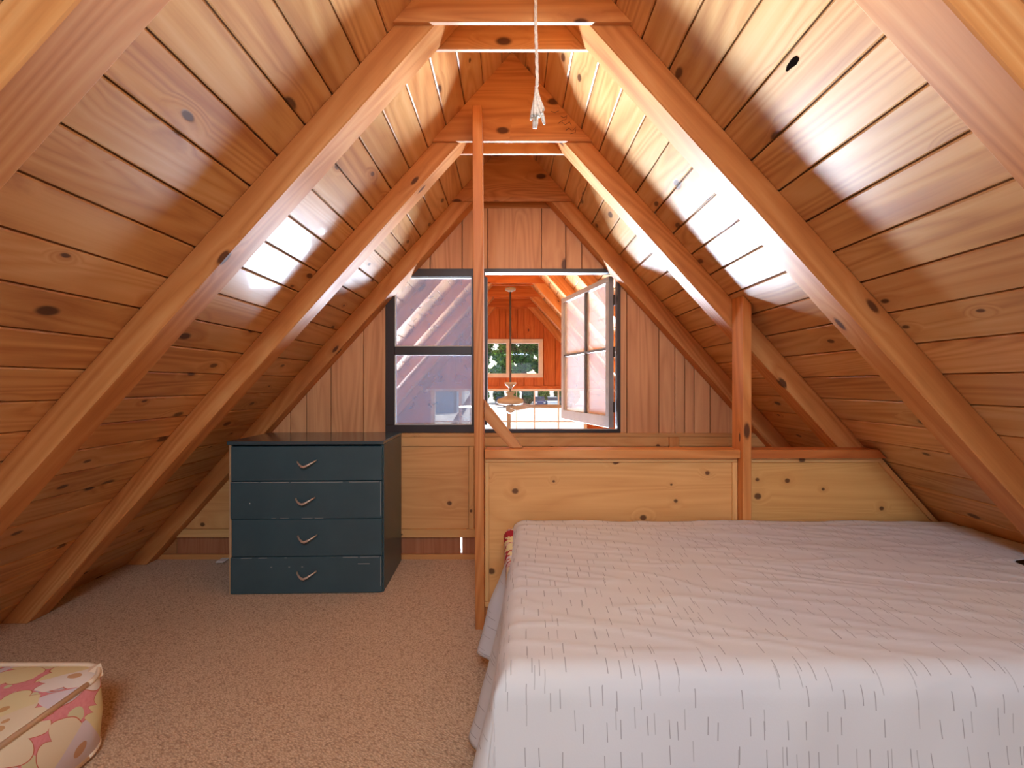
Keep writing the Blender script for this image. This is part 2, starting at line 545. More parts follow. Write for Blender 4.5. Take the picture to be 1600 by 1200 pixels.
# ================================================================== STRUCTURE
# loft floor with carpet
bmf = bmesh.new(); addbox(bmf, -2.10, 2.10, -2.85, GY + 0.0, FL - 0.18, FL)
obj('floor', bmf, M_CARPET, kind='structure')
# living room floor below
bmf = bmesh.new(); addbox(bmf, -4.25, 4.25, -2.85, YF + 0.05, GREATF - 0.12, GREATF)
obj('floor', bmf, M_FLOOR2, kind='structure')

# roof slabs (sheathing) with ceiling planks below
X_BOT = (H - GREATF) / M
PT = 0.018
bounds_r = [0.0535 + 0.0760 * k for k in range(0, 28)]
bounds_l = [0.0390 + 0.0762 * k for k in range(0, 28)]
def ceiling(side):
    sx = side
    off = 0.10
    e = 0.0195   # sheathing starts behind the planks
    pts = [(0, H + e / CA), (sx * (X_BOT + 0.2), roofz(X_BOT + 0.2) + e / CA), (sx * (X_BOT + 0.2), roofz(X_BOT + 0.2) + e / CA + off), (0, H + e / CA + off)]
    if sx < 0: pts = pts[::-1]
    root = prism('ceiling', pts, -2.90, YF + 0.14, -sx * ANG, W_PLANK, kind='structure', color=(0.7, 0.6, 0.5, 1))
    bs = [0.0] + (bounds_r if sx > 0 else bounds_l)
    xl = Vector((0, 1, 0))
    for k in range(len(bs)):
        x0 = bs[k]
        x1 = bs[k + 1] if k + 1 < len(bs) else x0 + 0.076
        g = 0.0014
        for (y0, y1, xmax) in ((-2.84, GY + 0.0, 2.12), (GY + GT, YF, 1.55)):
            if x0 > xmax: continue
            xa, xb = x0 + g, x1 - g
            mid = (xa + xb) / 2
            wdt = (xb - xa) / CA
            nrm = Vector((sx * SA, 0, CA))
            c = Vector((sx * mid, 0, roofz(mid))) + nrm * (PT / 2)
            t = tint(rng, 0.14, 0.07)
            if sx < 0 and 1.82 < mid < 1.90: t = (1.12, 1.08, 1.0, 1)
            bar('plank', (c.x, y0, c.z), (c.x, y1, c.z), wdt, PT, (sx * CA, 0, -SA), W_PLANK, root, bev=0.0032, color=t)
    return root
ceil_l = ceiling(-1)
ceil_r = ceiling(1)

# gable partition between loft and living room, built board by board
def px(x, y): return (x - 800) / FPX * y
def pz(v, y): return (600 - v) / FPX * y
WX0, WX1 = px(603, GY), px(969, GY)
WZ0, WZ1 = pz(676, GY), pz(420.5, GY)
LOWTOP = pz(684, GY)
def clip(poly, a, b, c):
    """keep a*x+b*z+c >= 0"""
    out = []
    for i in range(len(poly)):
        p, q = poly[i], poly[(i + 1) % len(poly)]
        dp, dq = a * p[0] + b * p[1] + c, a * q[0] + b * q[1] + c
        if dp >= 0: out.append(p)
        if dp * dq < 0:
            t = dp / (dp - dq)
            out.append((p[0] + (q[0] - p[0]) * t, p[1] + (q[1] - p[1]) * t))
    return out
def roofclip(poly, m=0.0):
    poly = clip(poly, -M, -1, H - m)
    return clip(poly, M, -1, H - m)
gable = empty('wall_back', (0, GY, FL), kind='structure')
gx = [-1.62, -1.50, -1.36] + [px(v, GY) for v in (454, 479, 517, 568, 622, 672, 722, 762, 846, 884, 909, 944, 979.5, 1029.5, 1054.5, 1070, 1084.5, 1109.5, 1150)] + [1.40, 1.52, 1.64]
for a, b in zip(gx, gx[1:]):
    g = 0.0022
    for (z0, z1) in ((LOWTOP, WZ0), (WZ0, WZ1), (WZ1, H)):
        xa, xb = a + g, b - g
        segs = [(xa, xb)]
        if z0 == WZ0:
            segs = []
            if xa < WX0: segs.append((xa, min(xb, WX0)))
            if xb > WX1: segs.append((max(xa, WX1), xb))
        elif not (xb > WX0 and xa < WX1):
            continue            # joined with the tall board below
        for (u, v) in segs:
            if v - u < 0.004: continue
            zz0, zz1 = z0, z1
            if z0 == WZ0:
                if v <= WX0 + 1e-6 or u >= WX1 - 1e-6:
                    if not (xb > WX0 and xa < WX1):
                        zz0, zz1 = LOWTOP, H
            p = roofclip([(u, zz0), (v, zz0), (v, zz1), (u, zz1)])
            if len(p) >= 3:
                prism('panel_board', p, GY, GY + 0.02, math.pi / 2, W_PANEL, gable, bev=0.0012, color=tint(rng, 0.05, 0.03))
# dark backing so the grooves read dark
def gable_backing():
    bm = bmesh.new()
    def quadpoly(pts):
        pts = roofclip(pts)
        if len(pts) < 3: return
        lo = [bm.verts.new((x, GY + 0.021, z)) for x, z in pts]
        hi = [bm.verts.new((x, GY + GT - 0.01, z)) for x, z in pts]
        bm.faces.new(lo); bm.faces.new(hi[::-1])
        for i in range(len(pts)):
            bm.faces.new((lo[i], hi[i], hi[(i + 1) % len(pts)], lo[(i + 1) % len(pts)]))
    quadpoly([(-2.2, WZ0), (WX0, WZ0), (WX0, H), (-2.2, H)])
    quadpoly([(WX1, WZ0), (2.2, WZ0), (2.2, H), (WX1, H)])
    quadpoly([(WX0, WZ1), (WX1, WZ1), (WX1, H), (WX0, H)])
    slit = px(721, GY)
    quadpoly([(-2.2, FL), (slit - 0.005, FL), (slit - 0.005, WZ0), (-2.2, WZ0)])
    quadpoly([(slit + 0.005, FL), (2.2, FL), (2.2, WZ0), (slit + 0.005, WZ0)])
    bmesh.ops.recalc_face_normals(bm, faces=list(bm.faces))
    return bm
obj('backing', gable_backing(), W_PANEL, gable, color=(0.35, 0.25, 0.2, 1))
# lower plywood panels with frame boards
yl = GY - 0.012
slit = px(721, GY)
def lowpoly(name, x0, x1, z0, z1, y0, y1, mat, ang=0.0, **kw):
    p = roofclip([(x0, z0), (x1, z0), (x1, z1), (x0, z1)], 0.01)
    if len(p) >= 3:
        return prism(name, p, y0, y1, ang, mat, gable, bev=0.0015, **kw)
ZP0 = pz(838, GY)
lowpoly('sill_board', px(628, GY), px(1200, GY), WZ0 - 0.022, WZ0 - 0.001, GY - 0.022, GY, W_PLY, color=(0.86, 0.8, 0.78, 1))
lowpoly('top_rail', -1.50, px(1043, GY), LOWTOP - 0.045, WZ0 - 0.023, yl - 0.008, yl + 0.012, W_PLY, color=(0.95, 0.9, 0.88, 1))
lowpoly('top_rail', px(1059, GY), 1.50, LOWTOP - 0.045, WZ0 - 0.023, yl - 0.008, yl + 0.012, W_PLY)
lowpoly('stile', px(1043.5, GY), px(1058.5, GY), ZP0, WZ0 - 0.023, yl - 0.014, yl + 0.012, W_BEAM, math.pi / 2)
lowpoly('stile', px(733, GY), px(741, GY), ZP0 + 0.047, LOWTOP - 0.046, yl - 0.010, yl + 0.012, W_PLY, math.pi / 2)
lowpoly('lower_panel', -2.0, px(732.5, GY), ZP0 + 0.047, LOWTOP - 0.046, yl, yl + 0.012, W_PLY, color=(0.98, 0.9, 0.86, 1))
lowpoly('lower_panel', px(741.5, GY), px(1043, GY), ZP0 + 0.047, LOWTOP - 0.046, yl, yl + 0.012, W_PLY)
lowpoly('lower_panel', px(1059, GY), 2.0, ZP0 + 0.047, LOWTOP - 0.046, yl, yl + 0.012, W_PLY)
lowpoly('bottom_rail', -2.08, 2.08, ZP0, ZP0 + 0.046, yl - 0.010, yl + 0.012, W_PLY)
kb = dict(color=(0.60, 0.46, 0.44, 1))
lowpoly('kick_board', px(255, GY), px(262, GY) + 0.05, FL + 0.028, ZP0 - 0.001, GY, GY + 0.019, W_PLY, **kb)
lowpoly('kick_board', px(262, GY) + 0.053, slit - 0.005, FL + 0.028, ZP0 - 0.001, GY, GY + 0.019, W_PANEL, math.pi / 2, **kb)
lowpoly('kick_board', slit + 0.005, 2.0, FL + 0.028, ZP0 - 0.001, GY, GY + 0.019, W_PANEL, math.pi / 2, **kb)
lowpoly('base_strip', -2.1, 2.1, FL, FL + 0.027, GY - 0.012, GY + 0.019, W_PLY, color=(0.85, 0.7, 0.62, 1))

# wall below the loft edge, so the loft floor ends on something
bmf = bmesh.new(); addbox(bmf, -3.9, 3.9, GY - 0.06, GY + 0.0, GREATF, FL - 0.19)
obj('wall_below_loft', bmf, W_FAR, kind='structure')

# gable behind the camera; its unseen window is assumed, to house the fill
rear = empty('wall_front', (0, -2.84, FL), kind='structure')
bx0, bx1, bz0, bz1 = -0.65, 0.95, -0.48, 0.72
bm = bmesh.new()
for pts in ([(-2.2, FL), (bx0, FL), (bx0, H), (-2.2, H)], [(bx1, FL), (2.2, FL), (2.2, H), (bx1, H)], [(bx0, FL), (bx1, FL), (bx1, bz0), (bx0, bz0)], [(bx0, bz1), (bx1, bz1), (bx1, H), (bx0, H)]):
    p = roofclip(pts, 0.0)
    lo = [bm.verts.new((x, -2.88, z)) for x, z in p]; hi = [bm.verts.new((x, -2.845, z)) for x, z in p]
    bm.faces.new(lo); bm.faces.new(hi[::-1])
    for i in range(len(p)):
        bm.faces.new((lo[i], hi[i], hi[(i + 1) % len(p)], lo[(i + 1) % len(p)]))
bmesh.ops.recalc_face_normals(bm, faces=list(bm.faces))
obj('panelling', bm, W_PANEL, rear)
box('window_frame', bx0, bx1, -2.875, -2.84, bz1 - 0.04, bz1, M_WHITE, rear)
box('window_frame', bx0, bx1, -2.875, -2.84, bz0, bz0 + 0.04, M_WHITE, rear)
box('window_frame', bx0, bx0 + 0.04, -2.875, -2.84, bz0 + 0.04, bz1 - 0.04, M_WHITE, rear, 'z')
box('window_frame', bx1 - 0.04, bx1, -2.875, -2.84, bz0 + 0.04, bz1 - 0.04, M_WHITE, rear, 'z')
box('pane', bx0 + 0.04, bx1 - 0.04, -2.862, -2.858, bz0 + 0.04, bz1 - 0.04, M_GLASS, rear, bev=0)

# far gable of the living room
FGX = 0.93
far = empty('wall_far', (0, YF, GREATF), kind='structure')
def pf(v): return (v - 800) / FPX * YF
def pfz(v): return (600 - v) / FPX * YF
hw0, hw1, hz0, hz1 = pf(752), pf(848), pfz(590), pfz(530)
HDR0, HDR1 = pfz(611), pfz(603)
gl0, gl1 = pf(680), pf(912)
glz0 = GREATF + 0.05
xs = [-1.5, -1.35]
x = pf(640)
rr = random.Random(3)
while x < 1.35:
    xs.append(x); x += rr.choice((0.085, 0.13, 0.15))
xs += [1.5]
for a, b in zip(xs, xs[1:]):
    g = 0.003
    pieces = [((a + g, HDR1), (b - g, H))]
    if b > hw0 and a < hw1:
        pieces = [((a + g, HDR1), (b - g, hz0)), ((a + g, hz1), (b - g, H))]
        if a < hw0 - 0.01: pieces.append(((a + g, hz0), (hw0, hz1)))
        if b > hw1 + 0.01: pieces.append(((hw1, hz0), (b - g, hz1)))
    for (p0, p1) in pieces:
        if p1[0] - p0[0] < 0.008: continue
        p = roofclip([(p0[0], p0[1]), (p1[0], p0[1]), (p1[0], p1[1]), (p0[0], p1[1])])
        if len(p) >= 3:
            prism('panel_board', p, YF, YF + 0.02, math.pi / 2, W_FAR, far, bev=0.001, color=tint(rng, 0.05, 0.03))
bm = bmesh.new()
for pts in ([(-4.5, GREATF), (gl0 - 0.06, GREATF), (gl0 - 0.06, HDR0), (-4.5, HDR0)], [(gl1 + 0.04, GREATF), (4.5, GREATF), (4.5, HDR0), (gl1 + 0.04, HDR0)],
            [(-4.5, HDR0), (hw0, HDR0), (hw0, H), (-4.5, H)], [(hw1, HDR0), (4.5, HDR0), (4.5, H), (hw1, H)], [(hw0, hz1), (hw1, hz1), (hw1, H), (hw0, H)], [(hw0, HDR0), (hw1, HDR0), (hw1, hz0), (hw0, hz0)]):
    p = roofclip(pts)
    lo = [bm.verts.new((x, YF + 0.021, z)) for x, z in p]; hi = [bm.verts.new((x, YF + 0.06, z)) for x, z in p]
    bm.faces.new(lo); bm.faces.new(hi[::-1])
    for i in range(len(p)):
        bm.faces.new((lo[i], hi[i], hi[(i + 1) % len(p)], lo[(i + 1) % len(p)]))
bmesh.ops.recalc_face_normals(bm, faces=list(bm.faces))
obj('backing', bm, W_FAR, far, color=(0.8, 0.7, 0.65, 1))
box('header_beam', -1.45, 1.45, YF - 0.06, YF, HDR0 + 0.03, HDR1, W_FAR, far)
box('header_trim', -1.45, 1.45, YF - 0.07, YF + 0.02, HDR0, HDR0 + 0.029, M_WHITE, far)

# far upper window
wfar = empty('window_1', (0, YF, hz0), kind='structure')
fr = 0.055
box('frame', hw0, hw1, YF - 0.03, YF + 0.03, hz1 - fr, hz1, M_WHITE, wfar)
box('frame', hw0, hw1, YF - 0.03, YF + 0.03, hz0, hz0 + fr, M_WHITE, wfar)
box('frame', hw0, hw0 + fr, YF - 0.03, YF + 0.03, hz0 + fr, hz1 - fr, M_WHITE, wfar, 'z')
box('frame', hw1 - fr, hw1, YF - 0.03, YF + 0.03, hz0 + fr, hz1 - fr, M_WHITE, wfar, 'z')
mx = pf(794)
box('mullion', mx - 0.025, mx + 0.025, YF - 0.02, YF + 0.02, hz0 + fr, hz1 - fr, M_WHITE, wfar, 'z')
box('pane', hw0 + fr, mx - 0.025, YF + 0.0, YF + 0.004, hz0 + fr, hz1 - fr, M_GLASS, wfar, bev=0)
box('pane', mx + 0.025, hw1 - fr, YF + 0.0, YF + 0.004, hz0 + fr, hz1 - fr, M_GLASS, wfar, bev=0)
# far lower glazing
wlow = empty('window_2', (0, YF, glz0), kind='structure')
box('frame', gl0 - 0.05, gl0, YF - 0.03, YF + 0.03, glz0, HDR0, M_WHITE, wlow, 'z')
box('frame', gl1, gl1 + 0.04, YF - 0.03, YF + 0.03, glz0, HDR0, M_WHITE, wlow, 'z')
mull = [pf(v) for v in (719.5, 735, 807, 835, 872.5)]
mwid = [0.040, 0.012, 0.010, 0.016, 0.016]
for c, w in zip(mull, mwid):
    box('mullion', c - w / 2, c + w / 2, YF - 0.02, YF + 0.02, glz0, HDR0, M_WHITE, wlow, 'z')
rz = pfz(658.5)
box('glazing_bar', gl0, gl1, YF - 0.015, YF + 0.015, rz - 0.008, rz + 0.008, M_WHITE, wlow)
edges = [gl0] + mull + [gl1]
ws = [0.0] + mwid + [0.0]
for i in range(len(edges) - 1):
    box('pane', edges[i] + ws[i] / 2, edges[i + 1] - ws[i + 1] / 2, YF + 0.016, YF + 0.02, rz + 0.008, HDR0, M_GLASS, wlow, bev=0)
    box('pane', edges[i] + ws[i] / 2, edges[i + 1] - ws[i + 1] / 2, YF + 0.016, YF + 0.02, glz0, rz - 0.008, M_GLASS, wlow, bev=0)

# interior window of the gable: fixed screened light on one side, open casement on the other
win = empty('window_3', (0, GY, WZ0), kind='structure')
y0, y1 = GY - 0.012, GY + 0.045
cxm = px(749, GY)
ft = 0.052
box('frame_head', WX0, cxm + 0.03, y0, y1, WZ1 - 0.046, WZ1, M_FRAME, win)
box('frame_head', cxm + 0.03, WX1, y0, y1, WZ1 - 0.022, WZ1, M_FRAME, win)
box('frame_sill', WX0, cxm + 0.03, y0, y1, WZ0, WZ0 + 0.044, M_FRAME, win)
box('frame_sill', cxm + 0.03, WX1, y0, y1, WZ0, WZ0 + 0.018, M_FRAME, win)
box('frame_jamb', WX0, WX0 + 0.050, y0, y1, WZ0 + 0.044, WZ1 - 0.046, M_FRAME, win, 'z')
box('frame_jamb', WX1 - 0.018, WX1, y0, y1, WZ0 + 0.018, WZ1 - 0.022, M_FRAME, win, 'z')
box('frame_mullion', px(737.5, GY), px(761.5, GY), y0, y1, WZ0 + 0.044, WZ1 - 0.046, M_FRAME, win, 'z')
zm0, zm1 = pz(554, GY), pz(541.5, GY)
box('transom', WX0 + 0.050, px(737.5, GY), y0 + 0.002, y1 - 0.01, zm0, zm1, M_FRAME, win)
xa, xb = WX0 + 0.050, px(737.5, GY)
for (za, zb) in ((WZ0 + 0.044, zm0), (zm1, WZ1 - 0.046)):
    box('insect_screen', xa + 0.003, xb - 0.003, GY + 0.014, GY + 0.0155, za + 0.003, zb - 0.003, M_SCREEN, win, bev=0)
    box('pane', xa, xb, GY + 0.028, GY + 0.031, za, zb, M_GLASS, win, bev=0)
    s = 0.0045
    for (u0, u1, w0, w1) in ((xa, xb, zb - s, zb), (xa, xb, za, za + s), (xa, xa + s, za + s, zb - s), (xb - s, xb, za + s, zb - s)):
        box('screen_bead', u0, u1, GY + 0.004, GY + 0.013, w0, w1, M_WHITE, win, bev=0)

# open casement sash swung into the living room
hx, hy = px(955, GY + 0.05), GY + 0.05
SL = 0.735
a = math.radians(105.5)
dirv = Vector((math.cos(a), math.sin(a), 0))
nrm = Vector((-dirv.y, dirv.x, 0))
sz0, sz1 = WZ0 + 0.022, WZ1 - 0.028
sash = empty('casement_sash', (hx, hy, sz0), label='grey four-pane casement sash swung open from the dark window frame', cat='window sash')
def sbar(name, u0, u1, w0, w1, mat, thick=0.032, par=sash, off=0.0):
    p = Vector((hx, hy, 0)) + nrm * off
    if (u1 - u0) >= (w1 - w0):
        A = p + dirv * u0 + Vector((0, 0, (w0 + w1) / 2)); B = p + dirv * u1 + Vector((0, 0, (w0 + w1) / 2))
        return bar(name, A, B, thick, w1 - w0, nrm, mat, par, 0.0015)
    A = p + dirv * (u0 + u1) / 2 + Vector((0, 0, w0)); B = p + dirv * (u0 + u1) / 2 + Vector((0, 0, w1))
    return bar(name, A, B, thick, u1 - u0, nrm, mat, par, 0.0015)
sbar('bottom_rail', 0, SL, sz0, sz0 + 0.066, M_SASH)
sbar('top_rail', 0, SL, sz1 - 0.032, sz1, M_SASH)
sbar('stile', 0, 0.040, sz0 + 0.066, sz1 - 0.032, M_SASH)
sbar('stile', SL - 0.040, SL, sz0 + 0.066, sz1 - 0.032, M_SASH)
um = 0.335
sbar('muntin', um - 0.011, um + 0.011, sz0 + 0.066, sz1 - 0.032, M_FRAME, 0.024)
zmid = (sz0 + sz1) / 2 + 0.02
sbar('muntin', 0.040, um - 0.011, zmid - 0.008, zmid + 0.008, M_FRAME, 0.022)
sbar('muntin', um + 0.011, SL - 0.040, zmid - 0.008, zmid + 0.008, M_FRAME, 0.022)
for (u0, u1) in ((0.040, um - 0.011), (um + 0.011, SL - 0.040)):
    for (w0, w1) in ((sz0 + 0.066, zmid - 0.008), (zmid + 0.008, sz1 - 0.032)):
        sbar('pane', u0, u1, w0, w1, M_HAZY, 0.003)
for zc in (sz1 - 0.14, (sz0 + sz1) / 2, sz0 + 0.12):
    bm = bmesh.new(); tube(bm, [(hx + 0.014, hy - 0.012, zc - 0.03), (hx + 0.014, hy - 0.012, zc + 0.03)], 0.006)
    obj('hinge', bm, M_ROD, sash)

# ================================================================== RAFTER FRAMES
def rafter_frame(y, label, loft=True, mat=W_BEAM, clean=False):
    zb = FL if loft else GREATF
    root = empty('rafter_frame', (0, y, zb), label=label, cat='rafter frame', group='rafter frames in the loft' if loft else 'rafter frames of the living room')
    for sx in (-1, 1):
        xt = RV / M
        p = [(sx * 0.0005, H), (sx * (H - zb) / M, zb), (sx * (H - RV - zb) / M, zb), (sx * 0.0005, H - RV)]
        if sx < 0: p = p[::-1]
        prism('rafter', p, y, y + RT, -sx * ANG, mat, root, bev=0.003, color=tint(rng, 0.07, 0.03))
    # plywood gusset on the face towards the camera
    zg = 0.99
    xg = (H - zg) / M
    prism('gusset_plate', [(-xg, zg), (xg, zg), (0, H)], y - 0.013, y - 0.0005, 0.0, W_PLATE if loft else W_FAR, root, bev=0.001, color=tint(rng, 0.06, 0.03))
    prism('gusset_plate', [(-xg, zg), (xg, zg), (0, H)], y + RT + 0.0005, y + RT + 0.012, 0.0, W_PLATE if loft else W_FAR, root, bev=0.001, color=tint(rng, 0.06, 0.03))
    return root
rafter_frame(YR[0], 'pale rafter frame crossing high over the front edge of the bed')
rafter_frame(YR[1], 'thick honey wood rafter pair with the knotted rope hanging before it')
rafter_frame(YR[2], 'rafter pair with plywood gusset triangle above the half wall')
rafter_frame(YR[3], 'reddish rafter pair set tight against the grooved gable panelling')
far_lab = ['living room rafter pair just beyond the interior window', 'living room rafter pair second beyond the interior window',
           'living room rafter pair that carries the ceiling fan rod', 'living room rafter pair just behind the ceiling fan rod',
           'living room rafter pair against the far orange gable']
for k, lb in enumerate(far_lab):
    rafter_frame(3.09 + 0.695 * k, lb, loft=False)

# ridge board between the frames is hidden; pencil marks on the gusset
gus = [o for o in bpy.data.objects if o.name.startswith('rafter_frame') and 'plywood gusset' in o.get('label', '')][0]
def stroke(pts):
    bm = bmesh.new()
    tube(bm, [((u - 800) / FPX * 1.8545, 1.8548, (600 - v) / FPX * 1.8545) for u, v in pts], 0.0011, 5)
    return obj('pencil_mark', bm, M_ROD, gus)
stroke([(861, 174), (867, 176), (873, 173)])
stroke([(876, 181), (881, 184), (886, 180), (884, 187), (878, 188)])
stroke([(872, 193), (877, 189), (883, 195), (890, 190), (893, 196)])
stroke([(884, 204), (889, 200), (894, 205), (900, 198), (899, 207), (891, 209)])
# knot hole in a ceiling plank, its dark inside painted as a flat disc
kh = Vector((0.600, 0.974, roofz(0.600)))
nr = Vector((-SA, 0, -CA)); tx = Vector((CA, 0, -SA))
bm = bmesh.new()
rk = random.Random(2)
ring = []
for k in range(14):
    an = 2 * math.pi * k / 14
    q = rk.uniform(0.8, 1.15)
    ring.append(kh + nr * 0.0006 + Vector((0, 1, 0)) * 0.021 * q * math.cos(an) + tx * 0.008 * q * math.sin(an))
top = [bm.verts.new(p) for p in ring]; bot = [bm.verts.new(p - nr * 0.004) for p in ring]
bm.faces.new(top); bm.faces.new(bot[::-1])
for k in range(14): bm.faces.new((top[k], bot[k], bot[(k + 1) % 14], top[(k + 1) % 14]))
obj('knot_hole', bm, plain('hole_dark', lin(18, 12, 10), 1.0, 0.0), ceil_r)

# ================================================================== HALF WALL, POSTS
PY = 1.79
def wpx(v, y=PY): return (v - 800) / FPX * y
def wpz(v, y=PY): return (600 - v) / FPX * y
# tall post: leans a little
post = empty('post', (wpx(750, 1.84), 1.84, FL), label='tall slim wooden post from carpet up to the gusset plate', cat='post')
ptop = Vector((wpx(745.2, 1.765) , 1.765 + 0.045, wpz(163, 1.765)))
pbot = Vector((wpx(750.0, 1.825), 1.825 + 0.045, FL))
bar('timber', pbot, ptop, 0.037, 0.089, (1, 0, 0), W_BEAM, post, 0.002, color=(0.92, 0.80, 0.74, 1))
# short post at the right that carries the rafter
y2 = 1.773
post2 = empty('post', (wpx(1167), y2, FL), label='short wooden post rising from the half wall to the sloping rafter', cat='post')
xq0, xq1 = wpx(1161, y2), wpx(1174.5, y2)
ztl, ztr = roofz(xq0) - 0.004, roofz(xq1) - 0.004
prism('timber', [(xq0, FL), (xq1, FL), (xq1, ztr), (xq0, ztl)], y2, y2 + 0.089, math.pi / 2, W_BEAM, post2, bev=0.002, color=(1.0, 0.92, 0.86, 1))
# half wall between them and on to the roof
hwall = empty('half_wall', (0.5, 1.83, FL), label='low plywood half wall with flat cap rail behind the bed', cat='half wall')
CZ1, CZ0 = wpz(703), wpz(716.5)
XL = wpx(757.5, 1.80)
def capend(z): return (H - z) / M
box('cap_rail', XL, xq0 - 0.001, 1.79, 1.872, CZ0, CZ1, W_BEAM, hwall, color=(0.97, 0.88, 0.8, 1))
prism('cap_rail', [(xq1 + 0.001, CZ0), (capend(CZ0) - 0.004, CZ0), (capend(CZ1) - 0.004, CZ1), (xq1 + 0.001, CZ1)], 1.79, 1.866, 0, W_BEAM, hwall, bev=0.002, color=(0.86, 0.62, 0.5, 1))
yw0, yw1 = 1.822, 1.834
TZ = CZ0 - 0.018
prism('panel', [(XL, FL + 0.10), (xq0 - 0.001, FL + 0.10), (xq0 - 0.001, CZ0 - 0.001), (XL, CZ0 - 0.001)], yw0, yw1, 0, W_PLY, hwall, color=(1.0, 0.93, 0.86, 1))
zlo = FL + 0.004
prism('panel', [(xq1 + 0.001, zlo), (capend(zlo) - 0.008, zlo), (capend(CZ0) - 0.008, CZ0 - 0.001), (xq1 + 0.001, CZ0 - 0.001)], yw0, yw1, 0, W_PLY, hwall, color=(0.98, 0.93, 0.80, 1))
box('kick_board', XL, xq0 - 0.001, 1.828, 1.85, FL, FL + 0.099, W_PLY, hwall, color=(0.75, 0.55, 0.48, 1))
ty = yw0 - 0.009
box('trim_strip', XL, xq0 - 0.001, ty, yw0 - 0.0005, TZ, CZ0 - 0.001, W_PLY, hwall, color=(1.02, 1.0, 0.98, 1))
box('trim_strip', XL, XL + 0.016, ty, yw0 - 0.0005, FL + 0.118, TZ - 0.001, W_PLY, hwall, 'z')
box('trim_strip', XL, xq0 - 0.001, ty - 0.004, yw0 - 0.0005, FL + 0.098, FL + 0.117, W_PLY, hwall)
box('trim_strip', xq0 - 0.021, xq0 - 0.001, ty, yw0 - 0.0005, FL + 0.118, TZ - 0.001, W_PLY, hwall, 'z', color=(1.06, 1.04, 1.0, 1))
box('trim_strip', xq1 + 0.001, xq1 + 0.014, ty, yw0 - 0.0005, FL + 0.004, TZ - 0.001, W_PLY, hwall, 'z', color=(1.08, 1.05, 1.0, 1))
prism('trim_strip', [(xq1 + 0.001, TZ), (capend(TZ) - 0.010, TZ), (capend(CZ0) - 0.010, CZ0 - 0.001), (xq1 + 0.001, CZ0 - 0.001)], ty, yw0 - 0.0005, 0, W_PLY, hwall)
prism('trim_strip', [(capend(zlo) - 0.034, zlo), (capend(zlo) - 0.010, zlo), (capend(TZ) - 0.010, TZ - 0.001), (capend(TZ) - 0.034, TZ - 0.001)], ty, yw0 - 0.0005, -ANG, W_PLY, hwall, color=(1.1, 1.05, 1.0, 1))
# diagonal brace from the tall post to the cap
br = prism('brace', [(-0.112, wpz(624, 1.84)), (wpx(817, 1.84), CZ1 + 0.001), (wpx(797, 1.84), CZ1 + 0.001), (-0.112, wpz(655, 1.84))], 1.838, 1.862, -math.radians(50), W_BEAM, None, bev=0.0015, color=(0.86, 0.84, 0.84, 1),
           label='thin diagonal brace between the tall post and the cap rail', cat='brace')

# ================================================================== DRESSER
DX0, DX1, DY0, DY1, DZ0, DZ1 = -1.333, -0.612, 2.135, 2.53, FL, -0.268
drs = empty('dresser', (0, 0, 0), label='dark teal four-drawer dresser with chipped edges beside the sloping rafters', cat='dresser')
def dbox(name, *a, **k): return box(name, *a, **k)
sd = 0.016
dbox('top_panel', DX0 - 0.002, DX1 + 0.002, DY0 - 0.004, DY1, DZ1 - 0.016, DZ1, M_TEALTOP, drs, bev=0.0015)
dbox('side_panel', DX0, DX0 + sd, DY0 + 0.012, DY1, DZ0, DZ1 - 0.017, M_TEAL, drs)
dbox('side_panel', DX1 - sd, DX1, DY0 + 0.012, DY1, DZ0, DZ1 - 0.017, M_TEAL, drs)
dbox('back_panel', DX0 + sd, DX1 - sd, DY1 - 0.008, DY1, DZ0, DZ1 - 0.017, M_TEAL, drs)
dbox('bare_edge', DX0 + 0.002, DX0 + 0.012, DY0 + 0.008, DY0 + 0.0115, DZ0, DZ1 - 0.018, M_BARE, drs, bev=0)
def wing_handle():
    bm = bmesh.new()
    pts = [(-0.044, 0.000, 0.010), (-0.040, -0.010, 0.009), (-0.030, -0.020, 0.001), (-0.016, -0.026, -0.009), (-0.004, -0.028, -0.011), (0.010, -0.027, -0.005), (0.026, -0.022, 0.004), (0.040, -0.012, 0.012), (0.044, 0.000, 0.014)]
    tube(bm, pts, [0.0045, 0.0040, 0.0042, 0.0055, 0.0062, 0.0055, 0.0045, 0.0038, 0.0045], 8)
    return bm
rows = [(697.5, 751.4), (752.1, 810.4), (811.1, 869.2), (869.9, 930)]
wave = [0.0, 0.0035, 0.001, 0.003]
